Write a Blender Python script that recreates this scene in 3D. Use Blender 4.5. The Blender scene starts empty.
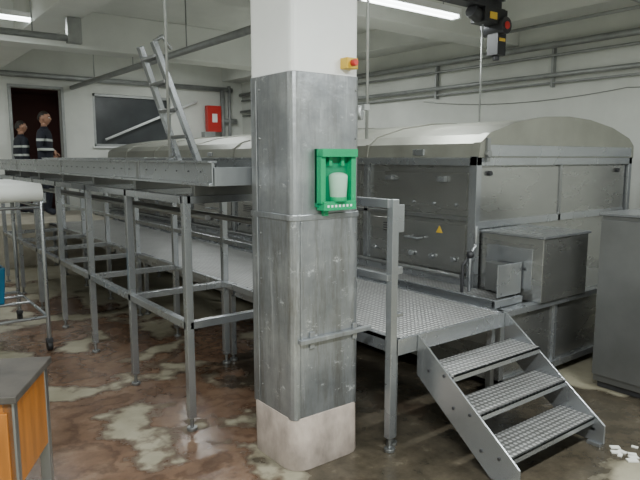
import bpy, bmesh, math, random
from mathutils import Vector, Matrix
random.seed(4)
C=bpy.context.scene.collection

# ---------------- materials ----------------
def newmat(name):
    m=bpy.data.materials.new(name); m.use_nodes=True
    nt=m.node_tree; b=nt.nodes['Principled BSDF']
    return m,nt,b
def setramp(r,stops):
    cr=r.color_ramp
    while len(cr.elements)<len(stops): cr.elements.new(0.5)
    for e,(p,c) in zip(cr.elements,stops):
        e.position=p; e.color=(c[0],c[1],c[2],1)
def coords(nt,scale=(1,1,1)):
    tc=nt.nodes.new('ShaderNodeTexCoord'); mp=nt.nodes.new('ShaderNodeMapping')
    mp.inputs['Scale'].default_value=scale
    nt.links.new(tc.outputs['Object'],mp.inputs['Vector']); return mp.outputs['Vector']
def noise(nt,vec,scale,detail=4,rough=0.6):
    n=nt.nodes.new('ShaderNodeTexNoise'); n.inputs['Scale'].default_value=scale
    n.inputs['Detail'].default_value=detail; n.inputs['Roughness'].default_value=rough
    nt.links.new(vec,n.inputs['Vector']); return n.outputs['Fac']
def mixc(nt,fac,a,b,bt='MIX'):
    m=nt.nodes.new('ShaderNodeMix'); m.data_type='RGBA'; m.blend_type=bt
    for s,v in ((m.inputs[0],fac),(m.inputs[6],a),(m.inputs[7],b)):
        if isinstance(v,(int,float)): s.default_value=v
        elif isinstance(v,tuple): s.default_value=(v[0],v[1],v[2],1)
        else: nt.links.new(v,s)
    return m.outputs[2]
def math_(nt,op,a,b=0.0,clamp=False):
    m=nt.nodes.new('ShaderNodeMath'); m.operation=op; m.use_clamp=clamp
    for s,v in ((m.inputs[0],a),(m.inputs[1],b)):
        if isinstance(v,(int,float)): s.default_value=v
        else: nt.links.new(v,s)
    return m.outputs[0]
def ramp(nt,fac,stops):
    r=nt.nodes.new('ShaderNodeValToRGB'); setramp(r,stops); nt.links.new(fac,r.inputs['Fac']); return r.outputs['Color']
def bump(nt,b,h,strength=0.2,dist=0.01):
    bp=nt.nodes.new('ShaderNodeBump'); bp.inputs['Strength'].default_value=strength; bp.inputs['Distance'].default_value=dist
    nt.links.new(h,bp.inputs['Height']); nt.links.new(bp.outputs['Normal'],b.inputs['Normal'])

def mat_rough(name,col,rough=0.6,metal=0.0,var=0.15,scale=6,stretch=(1,1,1),bs=0.1,emit=None):
    m,nt,b=newmat(name); v=coords(nt,stretch); f=noise(nt,v,scale)
    lo=tuple(c*(1-var) for c in col); hi=tuple(min(1,c*(1+var)) for c in col)
    nt.links.new(ramp(nt,f,[(0.3,lo),(0.7,hi)]),b.inputs['Base Color'])
    b.inputs['Roughness'].default_value=rough; b.inputs['Metallic'].default_value=metal
    r=ramp(nt,f,[(0.3,(rough*0.9,)*3),(0.75,(min(1,rough*1.12),)*3)]); nt.links.new(r,b.inputs['Roughness'])
    if bs: bump(nt,b,noise(nt,v,scale*6),bs,0.004)
    return m
def emis(name,col,s):
    m,nt,b=newmat(name); b.inputs['Base Color'].default_value=(*col,1)
    b.inputs['Emission Color'].default_value=(*col,1); b.inputs['Emission Strength'].default_value=s
    return m
STEEL=mat_rough('stainless_steel',(0.37,0.385,0.405),0.27,0.8,0.06,2,(1,1,1),0)
STEELD=mat_rough('stainless_steel_dull',(0.25,0.255,0.255),0.33,0.75,0.10,3,(1,1,1),0)
SHEET=mat_rough('stainless_sheet',(0.35,0.352,0.342),0.27,0.85,0.09,1.6,(1,0.5,3.0),0)
HOOD=mat_rough('hood_sheet',(0.27,0.27,0.235),0.42,0.5,0.14,2.5,(1,1,1),0.03)
DARK=mat_rough('dark_steel',(0.05,0.05,0.055),0.5,0.5,0.3,5)
GALV=mat_rough('galvanised_pipe',(0.34,0.35,0.345),0.5,0.5,0.15,8)
WHITE=mat_rough('painted_white',(0.84,0.85,0.85),0.7,0,0.04,3)
WALL=mat_rough('painted_wall',(0.64,0.65,0.61),0.75,0,0.09,1.5)
CEIL=mat_rough('painted_ceiling',(0.70,0.71,0.68),0.8,0,0.08,1.2)
GREEN=mat_rough('green_plastic',(0.0,0.30,0.12),0.35,0,0.08,5,bs=0)
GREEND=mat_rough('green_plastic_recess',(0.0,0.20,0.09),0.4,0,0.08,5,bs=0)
WHITEP=mat_rough('white_plastic',(0.8,0.82,0.8),0.4,0,0.03,5,bs=0)
CLEARP=mat_rough('milky_cup_plastic',(0.34,0.54,0.42),0.12,0,0.05,5,bs=0)
YEL=mat_rough('yellow_plastic',(0.65,0.42,0.04),0.4,0,0.05,5,bs=0)
RED=mat_rough('red_paint',(0.5,0.025,0.02),0.4,0,0.08,5,bs=0)
BLACK=mat_rough('black_rubber',(0.015,0.015,0.017),0.5,0,0.2,5)
CONC=mat_rough('plinth_concrete',(0.34,0.285,0.25),0.75,0,0.40,7,(1,1,.6),bs=0.5)
WOOD=mat_rough('orange_wood',(0.36,0.13,0.022),0.4,0,0.25,3,(6,6,0.8),0.05)
DTOP=mat_rough('dark_worktop',(0.07,0.062,0.055),0.55,0,0.4,7)
BLUE=mat_rough('blue_plastic',(0.01,0.13,0.25),0.4,0,0.08,5,bs=0)
DOORIN=mat_rough('dark_red_interior',(0.10,0.035,0.03),0.7,0,0.2,2)
GLASS=mat_rough('dark_window_glass',(0.06,0.065,0.07),0.2,0,0.3,1,bs=0)
PAPER=mat_rough('paper',(0.7,0.69,0.65),0.8,0,0.05,9)
CURB=mat_rough('kerb_concrete',(0.36,0.33,0.27),0.6,0,0.25,5,bs=0.3)
CABLE=mat_rough('grey_cable',(0.25,0.25,0.24),0.6,0,0.1,5,bs=0)
TUBE=emis('fluorescent_tube',(0.93,1.0,0.98),9.0)

def mat_tread():
    m,nt,b=newmat('tread_plate'); v=coords(nt,(1,1,0))
    vo=nt.nodes.new('ShaderNodeTexVoronoi'); vo.inputs['Scale'].default_value=30; vo.inputs['Randomness'].default_value=0.0
    nt.links.new(v,vo.inputs['Vector'])
    d=vo.outputs['Distance']
    c=ramp(nt,d,[(0.2,(0.62,0.62,0.62)),(0.42,(0.12,0.12,0.12))])
    n=noise(nt,v,5)
    nt.links.new(mixc(nt,0.28,c,ramp(nt,n,[(0.3,(0.16,0.155,0.14)),(0.7,(0.42,0.42,0.42))])),b.inputs['Base Color'])
    b.inputs['Metallic'].default_value=0.5; b.inputs['Roughness'].default_value=0.38
    h=math_(nt,'SUBTRACT',1.0,d); bump(nt,b,h,0.6,0.01); return m
TREAD=mat_tread()

def mat_clad(name,k,dm):
    m,nt,b=newmat(name); v=coords(nt,(1,1,1)); vs=coords(nt,(9,9,0.7)); vz=coords(nt,(1,1,1.6)); vd=coords(nt,(5,5,.6))
    base=ramp(nt,noise(nt,v,3.0,6,0.6),[(0.3,tuple(x*k for x in (0.22,0.235,0.255))),(0.52,tuple(x*k for x in (0.33,0.345,0.365))),(0.72,tuple(x*k for x in (0.46,0.475,0.49)))])
    dirt=ramp(nt,noise(nt,vd,2.6,8,0.75),[(0.46,(0,0,0)),(0.64,(1,1,1))])
    base=mixc(nt,math_(nt,'MULTIPLY',dirt,dm),base,(0.13,0.12,0.10))
    st=ramp(nt,noise(nt,vs,2.5,6,0.75),[(0.58,(0,0,0)),(0.68,(1,1,1))])
    sp=ramp(nt,noise(nt,vz,8,12,0.85),[(0.58,(0,0,0)),(0.625,(1,1,1))])
    mk=math_(nt,'MAXIMUM',math_(nt,'MULTIPLY',st,0.3),math_(nt,'MULTIPLY',sp,0.7))
    nt.links.new(mixc(nt,mk,base,(0.68,0.70,0.72)),b.inputs['Base Color'])
    nt.links.new(math_(nt,'SUBTRACT',0.7,math_(nt,'MULTIPLY',mk,0.55)),b.inputs['Metallic'])
    b.inputs['Roughness'].default_value=0.33
    bump(nt,b,noise(nt,v,4),0.4,0.015)
    return m
CLAD=mat_clad('column_cladding_sheet',1.0,0.35); CLAD2=mat_clad('column_cladding_sheet_grimy',0.92,0.65)

def mat_floor():
    m,nt,b=newmat('stained_concrete_floor')
    tc=nt.nodes.new('ShaderNodeTexCoord'); P=tc.outputs['Object']
    base=ramp(nt,noise(nt,P,2.2,8,0.65),[(0.3,(0.20,0.18,0.125)),(0.7,(0.36,0.33,0.25))])
    def ell(cx,cy,rx,ry):
        a=nt.nodes.new('ShaderNodeVectorMath'); a.operation='SUBTRACT'; nt.links.new(P,a.inputs[0]); a.inputs[1].default_value=(cx,cy,0)
        s=nt.nodes.new('ShaderNodeVectorMath'); s.operation='MULTIPLY'; nt.links.new(a.outputs[0],s.inputs[0]); s.inputs[1].default_value=(1/rx,1/ry,0)
        l=nt.nodes.new('ShaderNodeVectorMath'); l.operation='LENGTH'; nt.links.new(s.outputs[0],l.inputs[0])
        return math_(nt,'SUBTRACT',1.0,l.outputs['Value'])
    def field(es,ns,amp,seed,det=6):
        f=None
        for e in es:
            q=ell(*e); f=q if f is None else math_(nt,'MAXIMUM',f,q)
        mp=nt.nodes.new('ShaderNodeMapping'); mp.inputs['Location'].default_value=(seed,seed*2,0); nt.links.new(P,mp.inputs['Vector'])
        n=noise(nt,mp.outputs['Vector'],ns,det,0.55)
        return math_(nt,'ADD',math_(nt,'MINIMUM',f,0.42),math_(nt,'MULTIPLY',math_(nt,'SUBTRACT',n,0.5),amp))
    f1=field([(1.2,3.4,0.8,1.2),(1.5,5.6,0.75,2.6),(2.0,3.6,0.7,0.6),(0.9,2.6,0.5,0.6),(2.6,4.5,0.8,1.5)],1.9,3.8,5.3)
    brown=ramp(nt,f1,[(0.20,(0,0,0)),(0.30,(1,1,1))])
    edge=ramp(nt,f1,[(0.06,(0,0,0)),(0.24,(1,1,1)),(0.40,(0,0,0))])
    edge2=ramp(nt,f1,[(0.55,(0,0,0)),(0.66,(1,1,1)),(0.85,(0,0,0))])
    f2=field([(2.75,2.35,1.1,1.0),(3.3,1.9,0.9,0.6),(2.25,2.2,0.6,0.6),(3.2,3.3,1.2,1.5)],2.6,1.3,9.0)  # wet patch; shade under the stairs is painted in with it
    wet_shade=ramp(nt,f2,[(-0.0,(0,0,0)),(0.12,(1,1,1))])
    brn=ramp(nt,noise(nt,P,3,6,0.65),[(0.3,(0.075,0.036,0.022)),(0.5,(0.14,0.075,0.047)),(0.7,(0.22,0.145,0.10))])
    damp=ramp(nt,f1,[(-0.0,(0,0,0)),(0.2,(1,1,1))])
    c=mixc(nt,math_(nt,'MULTIPLY',damp,0.3),base,(0.16,0.12,0.08))
    c=mixc(nt,math_(nt,'MULTIPLY',brown,0.88),c,brn)
    c=mixc(nt,math_(nt,'MULTIPLY',edge,0.75),c,(0.05,0.024,0.014))
    c=mixc(nt,math_(nt,'MULTIPLY',edge2,0.55),c,(0.05,0.026,0.017))
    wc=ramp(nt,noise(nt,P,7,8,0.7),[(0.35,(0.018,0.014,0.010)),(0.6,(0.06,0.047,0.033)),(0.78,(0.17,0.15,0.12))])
    c=mixc(nt,math_(nt,'MULTIPLY',wet_shade,0.9),c,wc)
    sp=ramp(nt,noise(nt,P,22,6,0.7),[(0.62,(0,0,0)),(0.68,(1,1,1))])
    c=mixc(nt,math_(nt,'MULTIPLY',sp,0.3),c,(0.08,0.06,0.04))
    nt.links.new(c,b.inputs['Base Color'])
    w=math_(nt,'MAXIMUM',brown,wet_shade)
    nt.links.new(math_(nt,'SUBTRACT',0.6,math_(nt,'MULTIPLY',w,0.36)),b.inputs['Roughness'])
    bump(nt,b,noise(nt,P,9,8),0.10,0.01)
    return m
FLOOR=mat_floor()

# ---------------- mesh assembly ----------------
class Asm:
    def __init__(s,name,bevel=0.0,keep0=False):
        s.name=name; s.bm=bmesh.new(); s.mats=[]; s.bevel=bevel; s.keep0=keep0
    def mi(s,m):
        if m not in s.mats: s.mats.append(m)
        return s.mats.index(m)
    def face(s,vs,m,smooth=False):
        try: f=s.bm.faces.new(vs)
        except ValueError: return
        f.material_index=s.mi(m); f.smooth=smooth
    def box(s,x0,x1,y0,y1,z0,z1,m,M=None):
        P=[Vector((x,y,z)) for x in (x0,x1) for y in (y0,y1) for z in (z0,z1)]
        if M: P=[M@p for p in P]
        v=[s.bm.verts.new(p) for p in P]
        for f in ((0,1,3,2),(4,6,7,5),(0,4,5,1),(2,3,7,6),(0,2,6,4),(1,5,7,3)): s.face([v[i] for i in f],m)
    def beam(s,p0,p1,w,h,m,up=(0,0,1)):
        p0=Vector(p0);p1=Vector(p1); d=(p1-p0); L=d.length; d.normalize(); up=Vector(up)
        if abs(d.dot(up))>0.98: up=Vector((0,1,0))
        r=d.cross(up).normalized(); u=r.cross(d)
        M=Matrix((( r.x,d.x,u.x,p0.x),(r.y,d.y,u.y,p0.y),(r.z,d.z,u.z,p0.z),(0,0,0,1)))
        s.box(-w/2,w/2,0,L,-h/2,h/2,m,M)
    def tube(s,p0,p1,r,m,n=12,r2=None,cap=True):
        p0=Vector(p0);p1=Vector(p1); d=(p1-p0).normalized(); r2=r if r2 is None else r2
        a=Vector((0,0,1)) if abs(d.z)<0.9 else Vector((1,0,0))
        u=d.cross(a).normalized(); v=d.cross(u)
        A=[];B=[]
        for i in range(n):
            t=2*math.pi*i/n; o=u*math.cos(t)+v*math.sin(t)
            A.append(s.bm.verts.new(p0+o*r)); B.append(s.bm.verts.new(p1+o*r2))
        for i in range(n):
            j=(i+1)%n; s.face([A[i],A[j],B[j],B[i]],m,True)
        if cap: s.face(A[::-1],m); s.face(B,m)
    def path(s,pts,r,m,n=8):
        for a,b in zip(pts[:-1],pts[1:]): s.tube(a,b,r,m,n)
        for p in pts[1:-1]: s.ball(p,r,m,8)
    def ball(s,c,r,m,n=10,sc=(1,1,1)):
        M=Matrix.Translation(c)@Matrix.Diagonal((sc[0],sc[1],sc[2],1))
        before=set(s.bm.faces)
        bmesh.ops.create_uvsphere(s.bm,u_segments=n,v_segments=max(6,n//2+2),radius=r,matrix=M)
        k=s.mi(m)
        for f in s.bm.faces:
            if f not in before: f.material_index=k; f.smooth=True
    def prism(s,poly,vec,m,smooth=False):
        vec=Vector(vec); A=[s.bm.verts.new(p) for p in poly]; B=[s.bm.verts.new(Vector(p)+vec) for p in poly]
        n=len(A)
        for i in range(n): s.face([A[i],A[(i+1)%n],B[(i+1)%n],B[i]],m,smooth)
        s.face(A[::-1],m); s.face(B,m)
    def done(s,parent=None):
        bmesh.ops.recalc_face_normals(s.bm,faces=s.bm.faces)
        me=bpy.data.meshes.new(s.name); 
        c=Vector((0,0,0))
        if not s.keep0:
            xs=[v.co for v in s.bm.verts]
            mn=Vector([min(v[i] for v in xs) for i in range(3)]); mx=Vector([max(v[i] for v in xs) for i in range(3)])
            c=(mn+mx)/2; c.z=mn.z
            bmesh.ops.translate(s.bm,verts=s.bm.verts,vec=-c)
        s.bm.to_mesh(me); s.bm.free()
        for m in s.mats: me.materials.append(m)
        o=bpy.data.objects.new(s.name,me); o.location=c; C.objects.link(o)
        if s.bevel:
            b=o.modifiers.new('bevel','BEVEL'); b.width=s.bevel; b.segments=2; b.limit_method='ANGLE'; b.angle_limit=math.radians(50)
        if parent: o.parent=parent
        return o

XR=7.0; YB=12.0; XL=-3.0; YF=-2.5; ZC=3.6
# ---------------- room ----------------
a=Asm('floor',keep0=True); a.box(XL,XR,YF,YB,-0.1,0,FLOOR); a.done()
a=Asm('ceiling'); a.box(XL,XR,YF,YB,ZC,ZC+0.1,CEIL); a.done()
a=Asm('wall_right'); a.box(XR,XR+0.15,YF,YB+0.15,0,ZC,WALL); a.done()
a=Asm('wall_left'); a.box(XL-0.15,XL,YF,YB,0,ZC,WALL); a.done()
a=Asm('wall_front'); a.box(XL,XR,YF-0.15,YF,0,ZC,WALL); a.done()
dx0,dx1,dz0,dz1=2.28,3.12,0.65,2.9
wx0,wx1,wz0,wz1=3.70,5.29,1.87,2.88
a=Asm('wall_back')
a.box(XL,dx0,YB,YB+0.15,0,ZC,WALL); a.box(dx0,dx1,YB,YB+0.15,0,dz0,WALL); a.box(dx0,dx1,YB,YB+0.15,dz1,ZC,WALL)
a.box(dx1,wx0,YB,YB+0.15,0,ZC,WALL); a.box(wx0,wx1,YB,YB+0.15,0,wz0,WALL); a.box(wx0,wx1,YB,YB+0.15,wz1,ZC,WALL)
a.box(wx1,XR,YB,YB+0.15,0,ZC,WALL); a.done()
a=Asm('window_1'); 
a.box(wx0,wx1,YB+0.07,YB+0.09,wz0,wz1,GLASS)
for (x0,x1,z0,z1) in ((wx0,wx1,wz0,wz0+.05),(wx0,wx1,wz1-.05,wz1),(wx0,wx0+.05,wz0,wz1),(wx1-.05,wx1,wz0,wz1)):
    a.box(x0,x1,YB+0.02,YB+0.1,z0,z1,GALV)
a.box(wx0-.03,wx1+.03,YB-0.05,YB+0.1,wz0-.03,wz0,WHITE)
a.done()
a=Asm('door_1')
a.box(dx0-.05,dx0,YB-0.04,YB-.005,dz0,dz1,GALV); a.box(dx1,dx1+.05,YB-0.04,YB-.005,dz0,dz1,GALV); a.box(dx0-.05,dx1+.05,YB-0.04,YB-.005,dz1,dz1+.05,GALV)
a.done()
a=Asm('wall_corridor')
a.box(dx0-.3,dx1+.3,YB+1.2,YB+1.25,dz0,dz1,DOORIN); a.box(dx0-.3,dx0-.25,YB+.15,YB+1.25,dz0,dz1,DOORIN); a.box(dx1+.25,dx1+.3,YB+.15,YB+1.25,dz0,dz1,DOORIN)
a.box(dx0-.3,dx1+.3,YB+.15,YB+1.25,dz1,dz1+.05,DOORIN); a.box(dx0-.3,dx1+.3,YB+.15,YB+1.25,dz0-.05,dz0,DOORIN)
a.done()
a=Asm('raised_floor_slab'); a.box(XL,3.3,9.9,YB,0,0.65,CURB); a.done()
for i,y in enumerate((1.0,4.85,8.55)):
    a=Asm('ceiling_beam',0.01); a.box(XL,XR,y,y+0.4,3.1,ZC,CEIL); a.done()
a=Asm('ceiling_beam',0.01); a.box(1.72,2.13,YF,YB,3.18,ZC,CEIL); a.done()
a=Asm('ceiling_beam',0.01); a.box(6.5,XR,YF,YB,3.3,ZC,CEIL); a.done()

# ---------------- column ----------------
cx0,cx1,cy0,cy1=1.70,2.152,2.44,2.864
def ring(x0,x1,y0,y1,c,z,n=3):
    pts=[]
    for (cx,cy,a0) in ((x1-c,y1-c,0),(x0+c,y1-c,90),(x0+c,y0+c,180),(x1-c,y0+c,270)):
        for i in range(n+1):
            t=math.radians(a0+90*i/n); pts.append(Vector((cx+c*math.cos(t),cy+c*math.sin(t),z)))
    return pts
a=Asm('structural_column',0.004)
a.prism(ring(cx0+.012,cx1-.012,cy0+.012,cy1-.012,.03,0.25),(0,0,3.18-0.25),WHITE)
a.prism(ring(cx0,cx1,cy0,cy1,.045,0.28,4),(0,0,1.08),CLAD2)
a.prism(ring(cx0-.006,cx1+.006,cy0-.006,cy1+.004,.05,1.335,4),(0,0,0.03),CLAD)
a.prism(ring(cx0+.004,cx1-.004,cy0+.004,cy1-.004,.04,1.36,4),(0,0,0.71),CLAD)
A=ring(cx0-.012,cx1+.012,cy0-.02,cy1+.0,.10,0.0,4); B=ring(cx0-.003,cx1+.003,cy0-.006,cy1+.0,.07,0.29,4)
va=[a.bm.verts.new(p) for p in A]; vb=[a.bm.verts.new(p) for p in B]
for i in range(len(va)): a.face([va[i],va[(i+1)%len(va)],vb[(i+1)%len(va)],vb[i]],CONC,True)
a.face(vb,CONC); a.face(va[::-1],CONC)
a.box(cx0+.03,cx1+.06,cy0-.028,cy0-.002,0.695,0.72,CLAD)
a.box(cx0+.045,cx0+.055,cy0-.008,cy0,0.3,1.33,CLAD)
a.box(cx0+.10,cx0+.13,cy0-.012,cy0,0.66,0.75,CLAD); a.box(cx1-.06,cx1-.03,cy0-.012,cy0,0.66,0.75,CLAD)
a.box(cx0-.006,cx0,cy1-.10,cy1-.09,0.3,2.05,CLAD)
for z in (0.4,0.7,1.0,1.25,1.5,1.75,2.0):
    a.tube((cx0+.03,cy0+.3,z),(cx0-.005,cy0+.3,z),.006,STEELD,8); a.tube((cx1-.04,cy0+.03,z),(cx1-.04,cy0-.004,z),.006,STEELD,8)
a.done()
a=Asm('emergency_eyewash_station',0.004)
y=cy0
ex0,ex1=1.84,2.07
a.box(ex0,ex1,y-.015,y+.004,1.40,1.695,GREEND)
a.box(ex0,ex1,y-.065,y,1.655,1.695,GREEN)
a.box(ex0,ex0+.03,y-.05,y,1.42,1.66,GREEN); a.box(ex1-.03,ex1,y-.05,y,1.42,1.66,GREEN)
a.box(ex0+.01,ex1-.01,y-.065,y,1.385,1.43,GREEN)
for i in range(7): a.box(ex0+.03+i*.025,ex0+.042+i*.025,y-.0665,y-.065,1.40,1.412,WHITEP)
cxm=(ex0+ex1)/2
a.tube((cxm,y-.045,1.45),(cxm,y-.045,1.555),.044,CLEARP,18,.050); a.ball((cxm,y-.045,1.555),.050,CLEARP,18,(1,1,.45))
a.tube((cxm,y-.045,1.43),(cxm,y-.045,1.452),.046,GREEN,18)
a.box(cxm-.05,cxm-.03,y-.035,y-.015,1.61,1.655,GREEN); a.box(cxm+.03,cxm+.05,y-.035,y-.015,1.61,1.655,GREEN)
a.box(ex0+.04,ex0+.065,y-.03,y,1.355,1.39,GREEN)
a.done()
a=Asm('emergency_stop_button',0.004)
a.box(2.01,2.085,y-.045,y+.012,2.10,2.155,YEL); a.tube((2.045,y-.045,2.128),(2.045,y-.075,2.128),.017,RED,14)
a.done()
a=Asm('conduit_pipe'); a.tube((2.175,2.425,1.75),(2.175,2.425,3.6),.008,GALV,8); a.box(2.148,2.185,2.415,2.44,1.9,1.93,GALV); a.box(2.14,2.185,2.415,2.44,2.6,2.63,GALV); a.done()

# ---------------- raised conveyor trough frame ----------------
a=Asm('conveyor_support_frame',0.002)
w=.045; Ys=[3.24+.935*i for i in range(7)]; X0,X1=1.5,2.25; YE=Ys[-1]
def foot(a,x,y):
    a.tube((x,y,0.02),(x,y,0.09),.012,STEELD,8); a.tube((x,y,0),(x,y,0.02),.032,STEELD,14)
for yy in Ys:
    for x in (X0,X1):
        a.box(x-w/2,x+w/2,yy-w/2,yy+w/2,0.08,1.43,STEEL); foot(a,x,yy)
    a.box(X0,X1,yy-w/2,yy+w/2,1.385,1.43,STEEL); a.box(X0,X1,yy-w/2,yy+w/2,0.635,0.68,STEEL)
    a.box(X0+.05,X1-.1,yy-.02,yy+.02,1.43,1.497,STEELD)
for x in (X0,X1):
    y0=Ys[0] if x==X0 else 2.31
    a.box(x-w/2,x+w/2,y0,YE,1.385,1.43,STEEL); a.box(x-w/2,x+w/2,Ys[0],YE,0.635,0.68,STEEL)
a.box(X1-.018,X1+.018,2.31,YE,0.985,1.02,STEEL)
x=X1+.02
a.box(x-.022,x+.024,2.29,2.335,0.08,1.43,STEEL); foot(a,x,2.31)
a.box(x+.024,x+.07,2.295,2.30,1.25,1.40,STEEL); a.box(x+.024,x+.06,2.29,2.32,1.02,1.06,STEEL); a.box(x+.024,x+.07,2.29,2.32,0.78,0.80,STEEL)
a.tube((1.62,3.2,1.30),(1.62,YE,1.30),.018,STEELD,8)
a.tube((2.1,3.2,1.22),(2.1,YE,1.22),.022,STEELD,8)
a.done()
a=Asm('conveyor_trough',0.002)
a.box(1.49,2.2,2.88,9.6,1.50,1.512,SHEET)
a.box(1.485,1.50,2.87,9.6,1.50,1.63,STEEL); a.box(1.47,1.515,2.87,9.6,1.622,1.634,STEEL); a.box(1.465,1.49,2.87,9.6,1.50,1.515,STEEL)
a.box(2.19,2.205,2.87,9.6,1.50,1.65,STEEL); a.box(2.18,2.22,2.87,9.6,1.64,1.652,STEEL)
a.box(1.49,2.2,2.87,2.885,1.50,1.60,STEEL)
yy=3.0
while yy<9.5:
    a.tube((1.485,yy,1.575),(1.480,yy,1.575),.0045,DARK,8); yy+=.155
for yy in (3.9,5.8,7.7): a.box(1.480,1.487,yy,yy+.05,1.5,1.63,STEELD)
a.done()
a=Asm('access_ladder',0.003)
bt=[(1.92,3.83,1.512),(1.92,4.15,1.512)]; tp=[(1.60,3.86,2.40),(1.60,4.10,2.40)]
for b_,t_ in zip(bt,tp): a.beam(b_,t_,.035,.055,STEEL,(0,1,0))
for f in (.12,.32,.52,.72,.9):
    p=Vector(bt[0]).lerp(Vector(tp[0]),f); q=Vector(bt[1]).lerp(Vector(tp[1]),f); a.beam(p,q,.06,.022,STEELD)
a.path([tp[0],(1.66,3.86,2.44),(1.72,3.86,2.36)],.012,STEEL); 
a.done()
a=Asm('hanging_rod'); a.tube((1.493,3.42,1.636),(1.493,3.42,3.6),.009,GALV,8); a.box(1.475,1.511,3.40,3.44,1.635,1.65,STEEL); a.done()

# ---------------- walkway ----------------
a=Asm('walkway_platform',0.002)
a.box(2.30,3.28,2.30,9.89,.625,.65,TREAD)
a.box(2.30,2.33,2.29,9.89,.56,.652,STEEL); a.box(3.25,3.28,2.29,9.89,.56,.652,STEEL); a.box(2.30,3.28,2.285,2.31,.56,.652,STEEL)
yy=2.36
while yy<9.9:
    for x in (2.335,3.235):
        a.box(x-.02,x+.02,yy-.02,yy+.02,.05,.58,STEEL); foot(a,x,yy)
    a.box(2.31,3.27,yy-.02,yy+.02,.54,.60,STEEL)
    yy+=1.85
a.done()
a=Asm('metal_stairs',0.002)
for x in (2.45,3.27):
    a.prism([(x,2.283,.66),(x,2.283,.42),(x,1.76,0.02),(x,1.59,0.02),(x,1.59,.13)],(.012,0,0),STEEL)
    a.box(x-.02,x+.03,1.60,1.68,0.0,0.02,STEEL)
for z,y0 in ((.49,2.02),(.33,1.84),(.165,1.65)):
    a.box(2.462,3.27,y0,y0+.22,z-.015,z,TREAD); a.box(2.462,3.27,y0,y0+.008,z-.04,z,STEEL); a.box(2.462,3.27,y0+.212,y0+.22,z-.035,z,STEEL)
    for x in (2.45,3.27): 
        a.tube((x-.006,y0+.06,z-.02),(x+.018,y0+.06,z-.02),.009,DARK,8); a.tube((x-.006,y0+.17,z-.02),(x+.018,y0+.17,z-.02),.009,DARK,8)
a.tube((3.32,1.66,0),(3.32,1.66,.12),.014,STEEL,10); a.tube((3.32,1.66,0),(3.32,1.66,.015),.035,STEEL,14); a.box(3.27,3.33,1.645,1.675,.08,.1,STEEL)
a.done()

# ---------------- tunnel machine ----------------
a=Asm('industrial_tunnel_washer',0.003)
YE=11.4; Y0=2.92
a.box(3.40,6.1,2.42,YE,.10,.60,SHEET)
a.box(3.38,6.12,2.38,2.46,.57,.615,STEEL); a.box(3.38,3.44,2.40,YE,.57,.615,STEEL)
a.box(3.38,3.43,2.39,2.43,.10,.60,STEEL); a.box(3.38,6.1,2.39,2.43,.08,.13,STEEL)
a.box(4.05,4.09,2.40,2.43,.1,.6,STEEL)
for yy in (2.5,4.4,6.3,8.2,10.1):
    for x in (3.48,6.0): a.tube((x,yy,0),(x,yy,.1),.03,STEELD,12)
a.box(3.44,3.74,2.50,YE-.1,.615,.645,TREAD); a.box(3.42,3.45,2.48,YE-.1,.615,.67,STEEL); a.box(3.42,3.74,2.47,2.50,.615,.665,STEEL)
a.box(3.77,6.10,Y0+.03,YE,.60,1.60,SHEET)
for x in (3.72,6.10):
    a.box(x,x+.06,Y0-.02,Y0+.05,.6,1.66,STEEL)
a.box(3.72,6.16,Y0-.02,Y0+.04,1.59,1.66,STEEL); a.box(3.72,3.78,Y0,YE,1.59,1.65,STEEL); a.box(6.1,6.16,Y0,YE,1.59,1.65,STEEL)
a.box(3.74,3.78,Y0,YE,.62,.70,STEEL); a.box(3.735,3.78,Y0,YE,1.16,1.19,STEELD)
yy=Y0+1.25
while yy<YE:
    a.box(3.735,3.78,yy-.03,yy+.03,.62,1.60,STEEL)
    a.box(3.758,3.775,yy-1.15,yy-.08,1.24,1.53,SHEET)
    a.box(3.758,3.775,yy-1.15,yy-.08,.74,1.12,SHEET)
    a.box(3.72,3.76,yy-.95,yy-.87,1.46,1.50,STEEL); a.box(3.72,3.76,yy-.35,yy-.27,1.46,1.50,STEEL)
    a.path([(3.755,yy-.7,.98),(3.70,yy-.7,.98),(3.70,yy-.55,.98),(3.755,yy-.55,.98)],.009,STEEL,6)
    a.prism([(3.752,yy-.92,1.04),(3.752,yy-.85,1.04),(3.752,yy-.885,1.10)],(.007,0,0),YEL)
    for k in range(4): a.box(3.752,3.76,yy-.40,yy-.22,1.00+k*.022,1.01+k*.022,DARK)
    for k in range(5): 
        a.tube((3.755,yy-1.05+k*.23,.84),(3.725,yy-1.05+k*.23,.84),.022,STEEL,10); a.tube((3.76,yy-1.05+k*.23,1.28),(3.74,yy-1.05+k*.23,1.28),.013,STEEL,8)
    yy+=1.25
a.tube((3.705,Y0+.1,.72),(3.705,YE,.72),.018,STEELD,8)
a.box(3.80,6.08,Y0+.01,Y0+.03,1.15,1.58,SHEET)
a.box(4.9,4.94,Y0,Y0+.03,1.1,1.6,STEELD)
a.box(3.80,6.08,Y0,Y0+.03,1.10,1.16,STEEL)
for x in (3.9,5.9): a.tube((x,Y0+.01,1.53),(x,Y0-.02,1.53),.02,DARK,10)
prof=[(3.74,1.65),(3.76,1.76),(3.86,1.83),(4.2,1.92),(4.6,1.975),(4.95,1.99),(5.3,1.975),(5.7,1.92),(6.04,1.83),(6.14,1.76),(6.15,1.65)]
a.prism([(x,Y0+.02,z) for x,z in prof],(0,YE-Y0-.02,0),HOOD)
prof2=[(4.95+(x-4.95)*1.01,(z-1.65)*1.04+1.652) for x,z in prof]
a.prism([(x,Y0-.03,z) for x,z in prof2],(0,.07,0),HOOD)
a.box(3.80,6.10,Y0-.035,Y0-.028,1.66,1.75,STEEL)
yy=Y0+1.25
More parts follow.
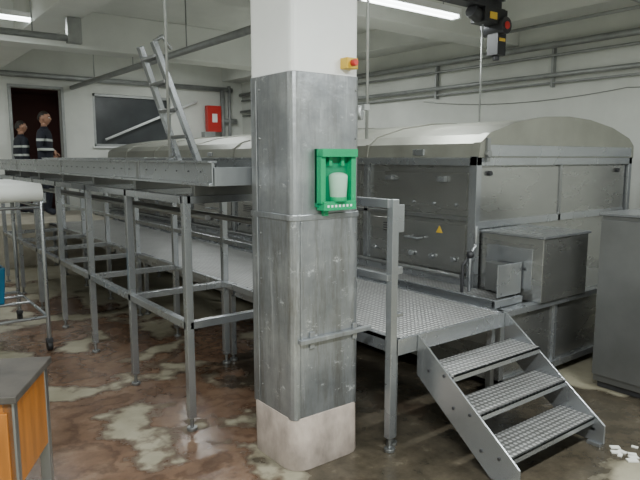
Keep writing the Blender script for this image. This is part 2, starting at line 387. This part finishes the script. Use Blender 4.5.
while yy<YE:
    a.prism([(x,yy-.02,z) for x,z in prof2],(0,.04,0),HOOD); yy+=1.25
for yy in (Y0+.6,Y0+1.85,Y0+3.1,Y0+4.35,Y0+5.6):
    a.box(3.73,3.77,yy-.06,yy+.06,1.67,1.72,STEEL)
a.tube((3.82,Y0-.01,1.68),(3.82,Y0-.06,1.68),.03,STEELD,12); a.box(3.80,3.84,Y0-.05,Y0,1.62,1.80,STEELD)
a.done()
a=Asm('drive_housing_box',0.004)
a.box(3.80,4.40,2.36,2.90,.617,1.08,SHEET); a.box(3.785,4.415,2.345,2.90,1.08,1.10,STEEL)
a.box(3.793,3.80,2.44,2.84,.70,1.0,STEEL); a.tube((3.793,2.5,.85),(3.785,2.5,.85),.012,DARK,10)
a.done()
a=Asm('valve_control_box',0.003)
a.box(3.50,3.78,2.515,2.527,.67,.90,STEEL,None); a.box(3.68,3.76,2.527,2.76,.67,.88,STEELD); a.box(3.74,3.76,2.54,2.74,.647,.67,STEELD)
a.path([(3.60,2.84,.647),(3.60,2.84,.93),(3.66,2.84,1.0),(3.66,2.84,1.14)],.014,STEEL); a.ball((3.60,2.84,.93),.03,DARK,10); a.path([(3.54,2.86,.647),(3.54,2.86,.85),(3.60,2.86,.9)],.012,DARK)
a.done()
a=Asm('steel_cabinet',0.004)
a.box(4.13,5.3,.7,2.12,.05,1.25,STEELD); a.box(4.11,5.32,.68,2.14,1.25,1.27,STEEL); a.box(4.11,4.13,.7,2.12,.10,1.22,STEELD)
a.box(4.16,5.28,.72,2.1,0,.05,DARK); a.tube((4.11,1.1,.7),(4.08,1.1,.7),.02,DARK,10)
a.done()
a=Asm('exhaust_elbow_pipe')
pts=[(4.0,5.4,1.88),(4.0,5.4,2.02),(4.03,5.36,2.10),(4.12,5.24,2.13),(4.35,4.95,2.13)]
a.path(pts,.055,GALV,12); a.tube((4.0,5.4,1.88),(4.0,5.4,1.91),.085,GALV,14); a.tube((4.33,4.975,2.13),(4.36,4.935,2.13),.08,GALV,14); a.done()
a=Asm('floor_kerb',0.01); a.box(4.45,6.9,2.20,2.30,0,.08,CURB); a.done()
a=Asm('wall_control_panel',0.004); a.box(6.75,6.995,2.3,3.0,1.0,1.75,STEEL); a.box(6.74,6.75,2.35,2.95,1.05,1.7,STEELD); a.tube((6.85,2.6,1.75),(6.85,2.6,2.45),.02,GALV,8); a.done()

# ---------------- pipes ----------------
a=Asm('pipe_run')
for z,r,x in ((3.02,.04,6.9),(2.90,.018,6.93),(2.66,.03,6.91),(2.57,.014,6.95)):
    a.tube((x,-1,z),(x,11.9,z),r,GALV,10)
for yy in (0.5,2.4,4.3,6.2,8.1,10): a.box(6.93,6.99,yy,yy+.03,2.52,3.07,GALV)
a.done()
a=Asm('overhead_pipe'); a.tube((3.32,2.6,2.95),(3.32,11.95,2.95),.042,GALV,10); a.tube((3.42,6.5,2.99),(3.42,11.95,2.99),.02,GALV,8)
for yy in (3,5.3,7,8.8,10.6): a.tube((3.32,yy,2.97),(3.32,yy,3.6),.008,GALV,6)
a.done()
a=Asm('overhead_pipe'); a.tube((-2.5,7.1,2.95),(2.03,7.1,2.95),.035,GALV,10); a.box(1.95,2.1,7.06,7.14,2.9,3.17,GALV); a.tube((-2.5,7.3,3.0),(1.9,7.3,3.0),.02,GALV,8)
for x in (-1,.6,1.6): a.tube((x,7.1,2.97),(x,7.1,3.6),.008,GALV,6)
a.done()
a=Asm('pipe_run')
a.tube((-2.5,11.92,3.12),(6.7,11.92,3.12),.05,GALV,10); a.tube((3.9,11.93,2.0),(5.85,11.93,2.83),.025,WHITE,8); a.tube((6.45,11.9,1.5),(6.45,11.9,3.1),.05,GALV,10); a.tube((6.62,11.9,1.5),(6.62,11.9,3.2),.035,GALV,10)
a.tube((6.35,11.92,2.45),(6.8,11.92,2.45),.06,GALV,10)
a.done()
a=Asm('fire_hose_cabinet',0.005); a.box(6.0,6.32,11.72,11.85,2.2,2.75,RED); a.box(5.9,6.15,11.68,11.85,2.02,2.2,GALV); a.box(6.10,6.22,11.71,11.72,2.40,2.58,WHITEP); a.box(6.1,6.2,11.85,11.99,2.3,2.6,GALV); a.done()
a=Asm('electrical_cable')
def sag(p,q,s,n=14):
    p=Vector(p);q=Vector(q); return [p.lerp(q,i/n)+Vector((0,0,-s*4*(i/n)*(1-i/n))) for i in range(n+1)]
a.path(sag((6.99,.2,2.50),(6.99,3.4,2.44),.08),.005,CABLE,5); a.path(sag((6.99,3.4,2.44),(6.99,6.5,2.50),.10),.005,CABLE,5); a.path(sag((6.99,1.0,2.2),(6.99,3.0,2.45),.05),.005,CABLE,5)
a.done()

# hoist
a=Asm('overhead_hoist',0.004)
a.box(2.4,4.78,3.51,3.57,2.98,3.05,DARK); a.box(2.4,4.78,3.47,3.61,3.05,3.06,DARK); a.box(2.4,4.78,3.47,3.61,2.97,2.98,DARK)
for x in (2.6,4.4): a.box(x,x+.05,3.51,3.57,3.06,3.6,DARK)
a.box(4.48,4.80,3.46,3.62,2.84,2.97,BLACK); a.tube((4.50,3.54,2.89),(4.38,3.54,2.93),.06,BLACK,14)
a.tube((4.74,3.42,2.83),(4.74,3.66,2.83),.075,DARK,16); a.tube((4.74,3.41,2.83),(4.74,3.42,2.83),.035,RED,14); a.box(4.54,4.64,3.45,3.46,2.87,2.93,YEL)
a.box(4.70,4.82,3.48,3.60,2.58,2.80,BLACK); a.box(4.715,4.80,3.472,3.48,2.70,2.73,YEL); a.tube((4.76,3.54,2.58),(4.76,3.54,2.54),.03,DARK,12)
a.done()
a=Asm('conduit_pipe'); a.tube((4.55,3.54,1.975),(4.55,3.54,2.835),.009,GALV,6); a.done()
a=Asm('overhead_pipe'); a.tube((4.9,3.0,3.2),(6.9,3.0,3.2),.03,GALV,8); a.tube((6.4,2.0,3.16),(6.4,4.8,3.16),.02,GALV,8)
for x in (5.2,6.4): a.tube((x,3.0,3.2),(x,3.0,3.6),.008,GALV,6)
a.tube((5.0,2.55,2.98),(6.85,2.55,2.98),.028,GALV,8); a.tube((5.0,2.55,2.98),(5.0,2.55,3.6),.028,GALV,8); a.tube((6.0,2.55,3.0),(6.0,2.55,3.6),.01,DARK,6); a.box(5.9,6.1,2.5,2.6,2.94,3.02,DARK)
a.done()

# ---------------- lights ----------------
def fixture(x0,x1,y,z,power,hang=True):
    a=Asm('fluorescent_light',0.003)
    a.box(x0,x1,y-.06,y+.06,z+.03,z+.09,WHITE)
    for d in (-.03,.03): a.tube((x0+.03,y+d,z+.012),(x1-.03,y+d,z+.012),.017,TUBE,8)
    a.box(x0,x0+.03,y-.06,y+.06,z-.005,z+.04,WHITE); a.box(x1-.03,x1,y-.06,y+.06,z-.005,z+.04,WHITE)
    for x in (x0+.2,x1-.2): a.tube((x,y,z+.09),(x,y,ZC),.006,GALV,6)
    o=a.done()
    L=bpy.data.lights.new('tube_light','AREA'); L.shape='RECTANGLE'; L.size=x1-x0; L.size_y=.12; L.energy=power; L.color=(.95,1.0,.985)
    lo=bpy.data.objects.new('tube_light',L); C.objects.link(lo); lo.parent=o
    lo.location=Vector(((x0+x1)/2,y,z-.02))-o.location
fixture(.75,1.95,7.7,3.2,42)
fixture(3.55,4.8,4.05,3.0,45)
fixture(-1.5,-.2,4.0,3.12,50)
fixture(-.6,.7,.2,3.12,240)  # unseen fixture above the camera, brightened to stand in for a flash
fixture(2.6,3.9,.2,3.12,110)
fixture(4.6,5.6,7.0,3.12,42)
fixture(4.4,5.6,10.0,3.45,42)
fixture(.9,1.6,10.6,3.12,18)
fixture(5.2,6.4,.2,3.12,45)

# ---------------- desk ----------------
a=Asm('wooden_workbench',0.004)
A0=Vector((.40,2.46,0)); d=Vector((.48,.877,0)).normalized(); l=Vector((-d.y,d.x,0))
M=Matrix(((l.x,d.x,0,A0.x),(l.y,d.y,0,A0.y),(0,0,1,0),(0,0,0,1)))
a.box(-.02,1.0,-.02,.46,.72,.75,DTOP,M)
a.box(.0,.98,.0,.44,.36,.72,WOOD,M)
a.box(.02,.5,-.012,0,.40,.68,WOOD,M); a.box(.52,.96,-.012,0,.40,.68,WOOD,M)
for x in (0.0,.94):
    for yy in (0,.40): a.box(x-.005,x+.04,yy,yy+.04,0,.72,STEELD,M)
a.box(.0,.04,.02,.42,.70,.725,STEELD,M)
a.tube(M@Vector((.25,-.012,.54)),M@Vector((.25,-.03,.54)),.015,DARK,10)
a.done()
# roller trolley
a=Asm('roller_conveyor_trolley',0.003)
for x in (.45,1.2):
    for yy in (5.4,6.6):
        a.tube((x,yy,.10),(x,yy,1.30),.018,STEEL,10)
        a.tube((x-.02,yy,.045),(x+.02,yy,.045),.045,BLACK,14); a.box(x-.028,x+.028,yy-.02,yy+.02,.075,.11,DARK)
for z in (1.24,.30):
    a.tube((.45,5.4,z),(1.2,5.4,z),.014,STEEL,8); a.tube((.45,6.6,z),(1.2,6.6,z),.014,STEEL,8)
    a.tube((.45,5.4,z),(.45,6.6,z),.014,STEEL,8); a.tube((1.2,5.4,z),(1.2,6.6,z),.014,STEEL,8)
for x in (.415,1.205): a.box(x,x+.025,5.34,6.66,1.28,1.36,STEEL)
for yy in (5.40,6.60): a.tube((.44,yy,1.365),(1.205,yy,1.365),.075,WHITEP,20); a.tube((.40,yy,1.34),(1.245,yy,1.34),.02,DARK,10)
a.box(.45,1.195,5.40,6.60,1.425,1.44,WHITEP); a.box(.45,1.195,5.40,6.60,1.29,1.30,WHITEP)
a.done()
a=Asm('blue_plastic_bin',0.01)
b0=[(.55,6.0),(1.0,6.0),(1.0,6.4),(.55,6.4)]
bx=.775
va=[a.bm.verts.new((bx+(x-bx)*.9,6.2+(yy-6.2)*.9,.316)) for x,yy in b0]; vb=[a.bm.verts.new((x,yy,.66)) for x,yy in b0]; vc=[a.bm.verts.new((bx+(x-bx)*.9,6.2+(yy-6.2)*.9,.66)) for x,yy in b0]; vd=[a.bm.verts.new((bx+(x-bx)*.85,6.2+(yy-6.2)*.85,.35)) for x,yy in b0]
for i in range(4):
    j=(i+1)%4; a.face([va[i],va[j],vb[j],vb[i]],BLUE); a.face([vb[i],vb[j],vc[j],vc[i]],BLUE); a.face([vc[i],vc[j],vd[j],vd[i]],BLUE)
a.face(va[::-1],BLUE); a.face(vd,BLUE)
for yy in (6.05,6.35): a.box(.45,1.2,yy-.012,yy+.012,.29,.314,STEEL)
a.done()
a=Asm('paper_litter')
for i in range(9):
    cx,cy=random.choice([(3.3,1.45),(3.38,1.48),(3.3,1.43)]); cx+=random.uniform(-.09,.06); cy+=random.uniform(-.08,.08); s=random.uniform(.008,.03)
    M=Matrix.Translation((cx,cy,.001))@Matrix.Rotation(random.uniform(0,3),4,'Z')
    a.box(-s,s,-s*.6,s*.6,0,.004+s*.1,PAPER,M)
a.done()

# ---------------- people ----------------
def mat_cloth():
    m,nt,b=newmat('dark_work_clothes'); tc=nt.nodes.new('ShaderNodeTexCoord'); sx=nt.nodes.new('ShaderNodeSeparateXYZ'); nt.links.new(tc.outputs['Object'],sx.inputs[0])
    z=sx.outputs['Z']
    def band(c,h): return math_(nt,'LESS_THAN',math_(nt,'ABSOLUTE',math_(nt,'SUBTRACT',z,c)),h)
    k=math_(nt,'MAXIMUM',band(1.14,.02),band(1.30,.02))
    nt.links.new(mixc(nt,k,(0.008,0.010,0.02),(0.5,0.53,0.5)),b.inputs['Base Color']); b.inputs['Roughness'].default_value=.75
    return m
CLOTH=mat_cloth(); SKIN=mat_rough('skin',(0.38,0.20,0.13),.5,0,.06,8,bs=0); HAIR=mat_rough('dark_hair',(0.02,0.014,0.01),.6,0,.2,20)
def skinmesh(name,chains,mat,sub=2):
    me=bpy.data.meshes.new(name); vs=[];es=[];rs=[];roots=[]
    for v,e in chains:
        o=len(vs); roots.append(o); vs+= [x[0] for x in v]; rs+=[x[1] for x in v]; es+=[(p+o,q+o) for p,q in e]
    me.from_pydata(vs,es,[]); o=bpy.data.objects.new(name,me); C.objects.link(o)
    o.modifiers.new('skin','SKIN'); sl=me.skin_vertices[0].data
    for i,r in enumerate(rs): sl[i].radius=(r,r) if not isinstance(r,tuple) else r; sl[i].use_root=i in roots
    s=o.modifiers.new('sub','SUBSURF'); s.levels=sub; s.render_levels=sub
    o.modifiers['skin'].use_smooth_shade=True
    dg=bpy.context.evaluated_depsgraph_get(); dg.update()
    m2=bpy.data.meshes.new_from_object(o.evaluated_get(dg)); bpy.data.objects.remove(o)
    m2.materials.clear(); m2.materials.append(mat)
    for p in m2.polygons: p.use_smooth=True
    o=bpy.data.objects.new(name,m2); C.objects.link(o); return o
def person(x,y,z,rot,sc,bend):
    e=bpy.data.objects.new('standing_worker',None); C.objects.link(e)
    V=[((0,0,.95),(.15,.12)),((0,0,1.12),(.145,.115)),((0,0,1.32),(.17,.12)),((0,0,1.47),(.085,.08)),((0,-.01,1.56),.05),
       ((-.17,0,1.42),.072),((-.235,.02,1.15),.056),((-.21,-.08 if not bend else -.22,.93 if not bend else 1.12),.036),
       ((.17,0,1.42),.072),((.235,.02,1.15),.056),((.21,-.06,.93),.036),
       ((-.095,0,.86),.095),((-.105,-.02,.49),.065),((-.105,0,.10),.05),((-.12,-.15,.045),.04),
       ((.095,0,.86),.095),((.12,-.01,.49),.065),((.13,.04,.10),.05),((.15,-.11,.045),.04)]
    E=[(0,1),(1,2),(2,3),(3,4),(2,5),(5,6),(6,7),(2,8),(8,9),(9,10),(0,11),(11,12),(12,13),(13,14),(0,15),(15,16),(16,17),(17,18)]
    body=skinmesh('body',[(V,E)],CLOTH,2); body.parent=e
    bm=bmesh.new(); bmesh.ops.create_uvsphere(bm,u_segments=28,v_segments=20,radius=1)
    for v in bm.verts:
        X,Y,Z=v.co
        w=.076*(1-.22*max(0,-Z)); 
        ny=Y*.098*(1-.10*max(0,-Z))
        if Y<0: ny-= .022*math.exp(-((X/.16)**2))*math.exp(-(((Z+.12)/.16)**2))
        if Y<0: ny+= .008*math.exp(-(((abs(X)-.38)/.14)**2))*math.exp(-(((Z-.08)/.12)**2))
        if Y<0: ny-= .006*math.exp(-((X/.3)**2))*math.exp(-(((Z+.75)/.15)**2))
        v.co=(X*w,ny,Z*.118)
    me=bpy.data.meshes.new('head'); bm.to_mesh(me); bm.free(); me.materials.append(SKIN)
    for p in me.polygons: p.use_smooth=True
    h=bpy.data.objects.new('head',me); C.objects.link(h); h.parent=e; h.location=(0,-.02,1.665)
    a=Asm('face_details',keep0=True)
    for sx in (-1,1):
        a.ball((sx*.030,-.103,1.675),.011,WHITEP,8); a.ball((sx*.030,-.112,1.675),.005,BLACK,6)
        a.ball((sx*.077,-.01,1.66),.028,SKIN,8,(.35,.6,1)); a.box(sx*.030-.014,sx*.030+.014,-.117,-.104,1.695,1.70,HAIR)
    a.ball((0,-.112,1.612),.020,SKIN,8,(1.1,.3,.28)); a.done(e)
    a=Asm('neck',keep0=True); a.tube((0,0,1.52),(0,-.015,1.60),.05,SKIN,12); a.done(e)
    bm=bmesh.new(); bmesh.ops.create_uvsphere(bm,u_segments=24,v_segments=16,radius=1)
    for v in bm.verts:
        X,Y,Z=v.co; v.co=(X*.083,Y*.104+.008,Z*.124)
    bmesh.ops.delete(bm,geom=[v for v in bm.verts if v.co.z<.035+(-v.co.y)*.35 and v.co.z< .04 - v.co.y*1.1],context='VERTS')
    me=bpy.data.meshes.new('hair'); bm.to_mesh(me); bm.free(); me.materials.append(HAIR)
    for p in me.polygons: p.use_smooth=True
    h=bpy.data.objects.new('hair',me); C.objects.link(h); h.parent=e; h.location=(0,-.018,1.668)
    for i,(wr) in enumerate((V[7][0],V[10][0])):
        s=-1 if i==0 else 1; w=Vector(wr)
        ch=[([(tuple(w+Vector((0,0,.01))),.024),(tuple(w+Vector((0,-.01,-.05))),(.034,.016)),(tuple(w+Vector((0,-.015,-.09))),(.036,.014))],[(0,1),(1,2)])]
        for k in range(4):
            yy=-.04+.02*k; ln=(.07,.08,.075,.058)[k]
            b0=w+Vector((0,yy,-.08)); ch.append(([(tuple(b0),.009),(tuple(b0+Vector((-s*.006,0,-ln*.5))),.0085),(tuple(b0+Vector((-s*.022,0,-ln*.95))),.0075)],[(0,1),(1,2)]))
        b0=w+Vector((0,-.025,-.035)); ch.append(([(tuple(b0),.010),(tuple(b0+Vector((-s*.01,-.035,-.03))),.009),(tuple(b0+Vector((-s*.015,-.042,-.06))),.008)],[(0,1),(1,2)]))
        o=skinmesh('hand_%d'%(i+1),ch,SKIN,1); o.parent=e
    e.location=(x,y,z); e.rotation_euler=(0,0,rot); e.scale=(sc,)*3
person(2.60,11.15,.65,math.radians(60),1.0,True)
person(2.33,11.65,.65,math.radians(100),.92,False)

# world
w=bpy.data.worlds.new('world'); bpy.context.scene.world=w; w.use_nodes=True
w.node_tree.nodes['Background'].inputs[0].default_value=(.5,.52,.55,1); w.node_tree.nodes['Background'].inputs[1].default_value=.3

# camera
cam=bpy.data.cameras.new('camera'); co=bpy.data.objects.new('camera',cam); C.objects.link(co)
cam.sensor_width=36; cam.lens=33.75; cam.clip_start=.05
co.location=(0,0,1.65); co.rotation_euler=(math.radians(82.2),0,math.radians(-37.5))
bpy.context.scene.camera=co
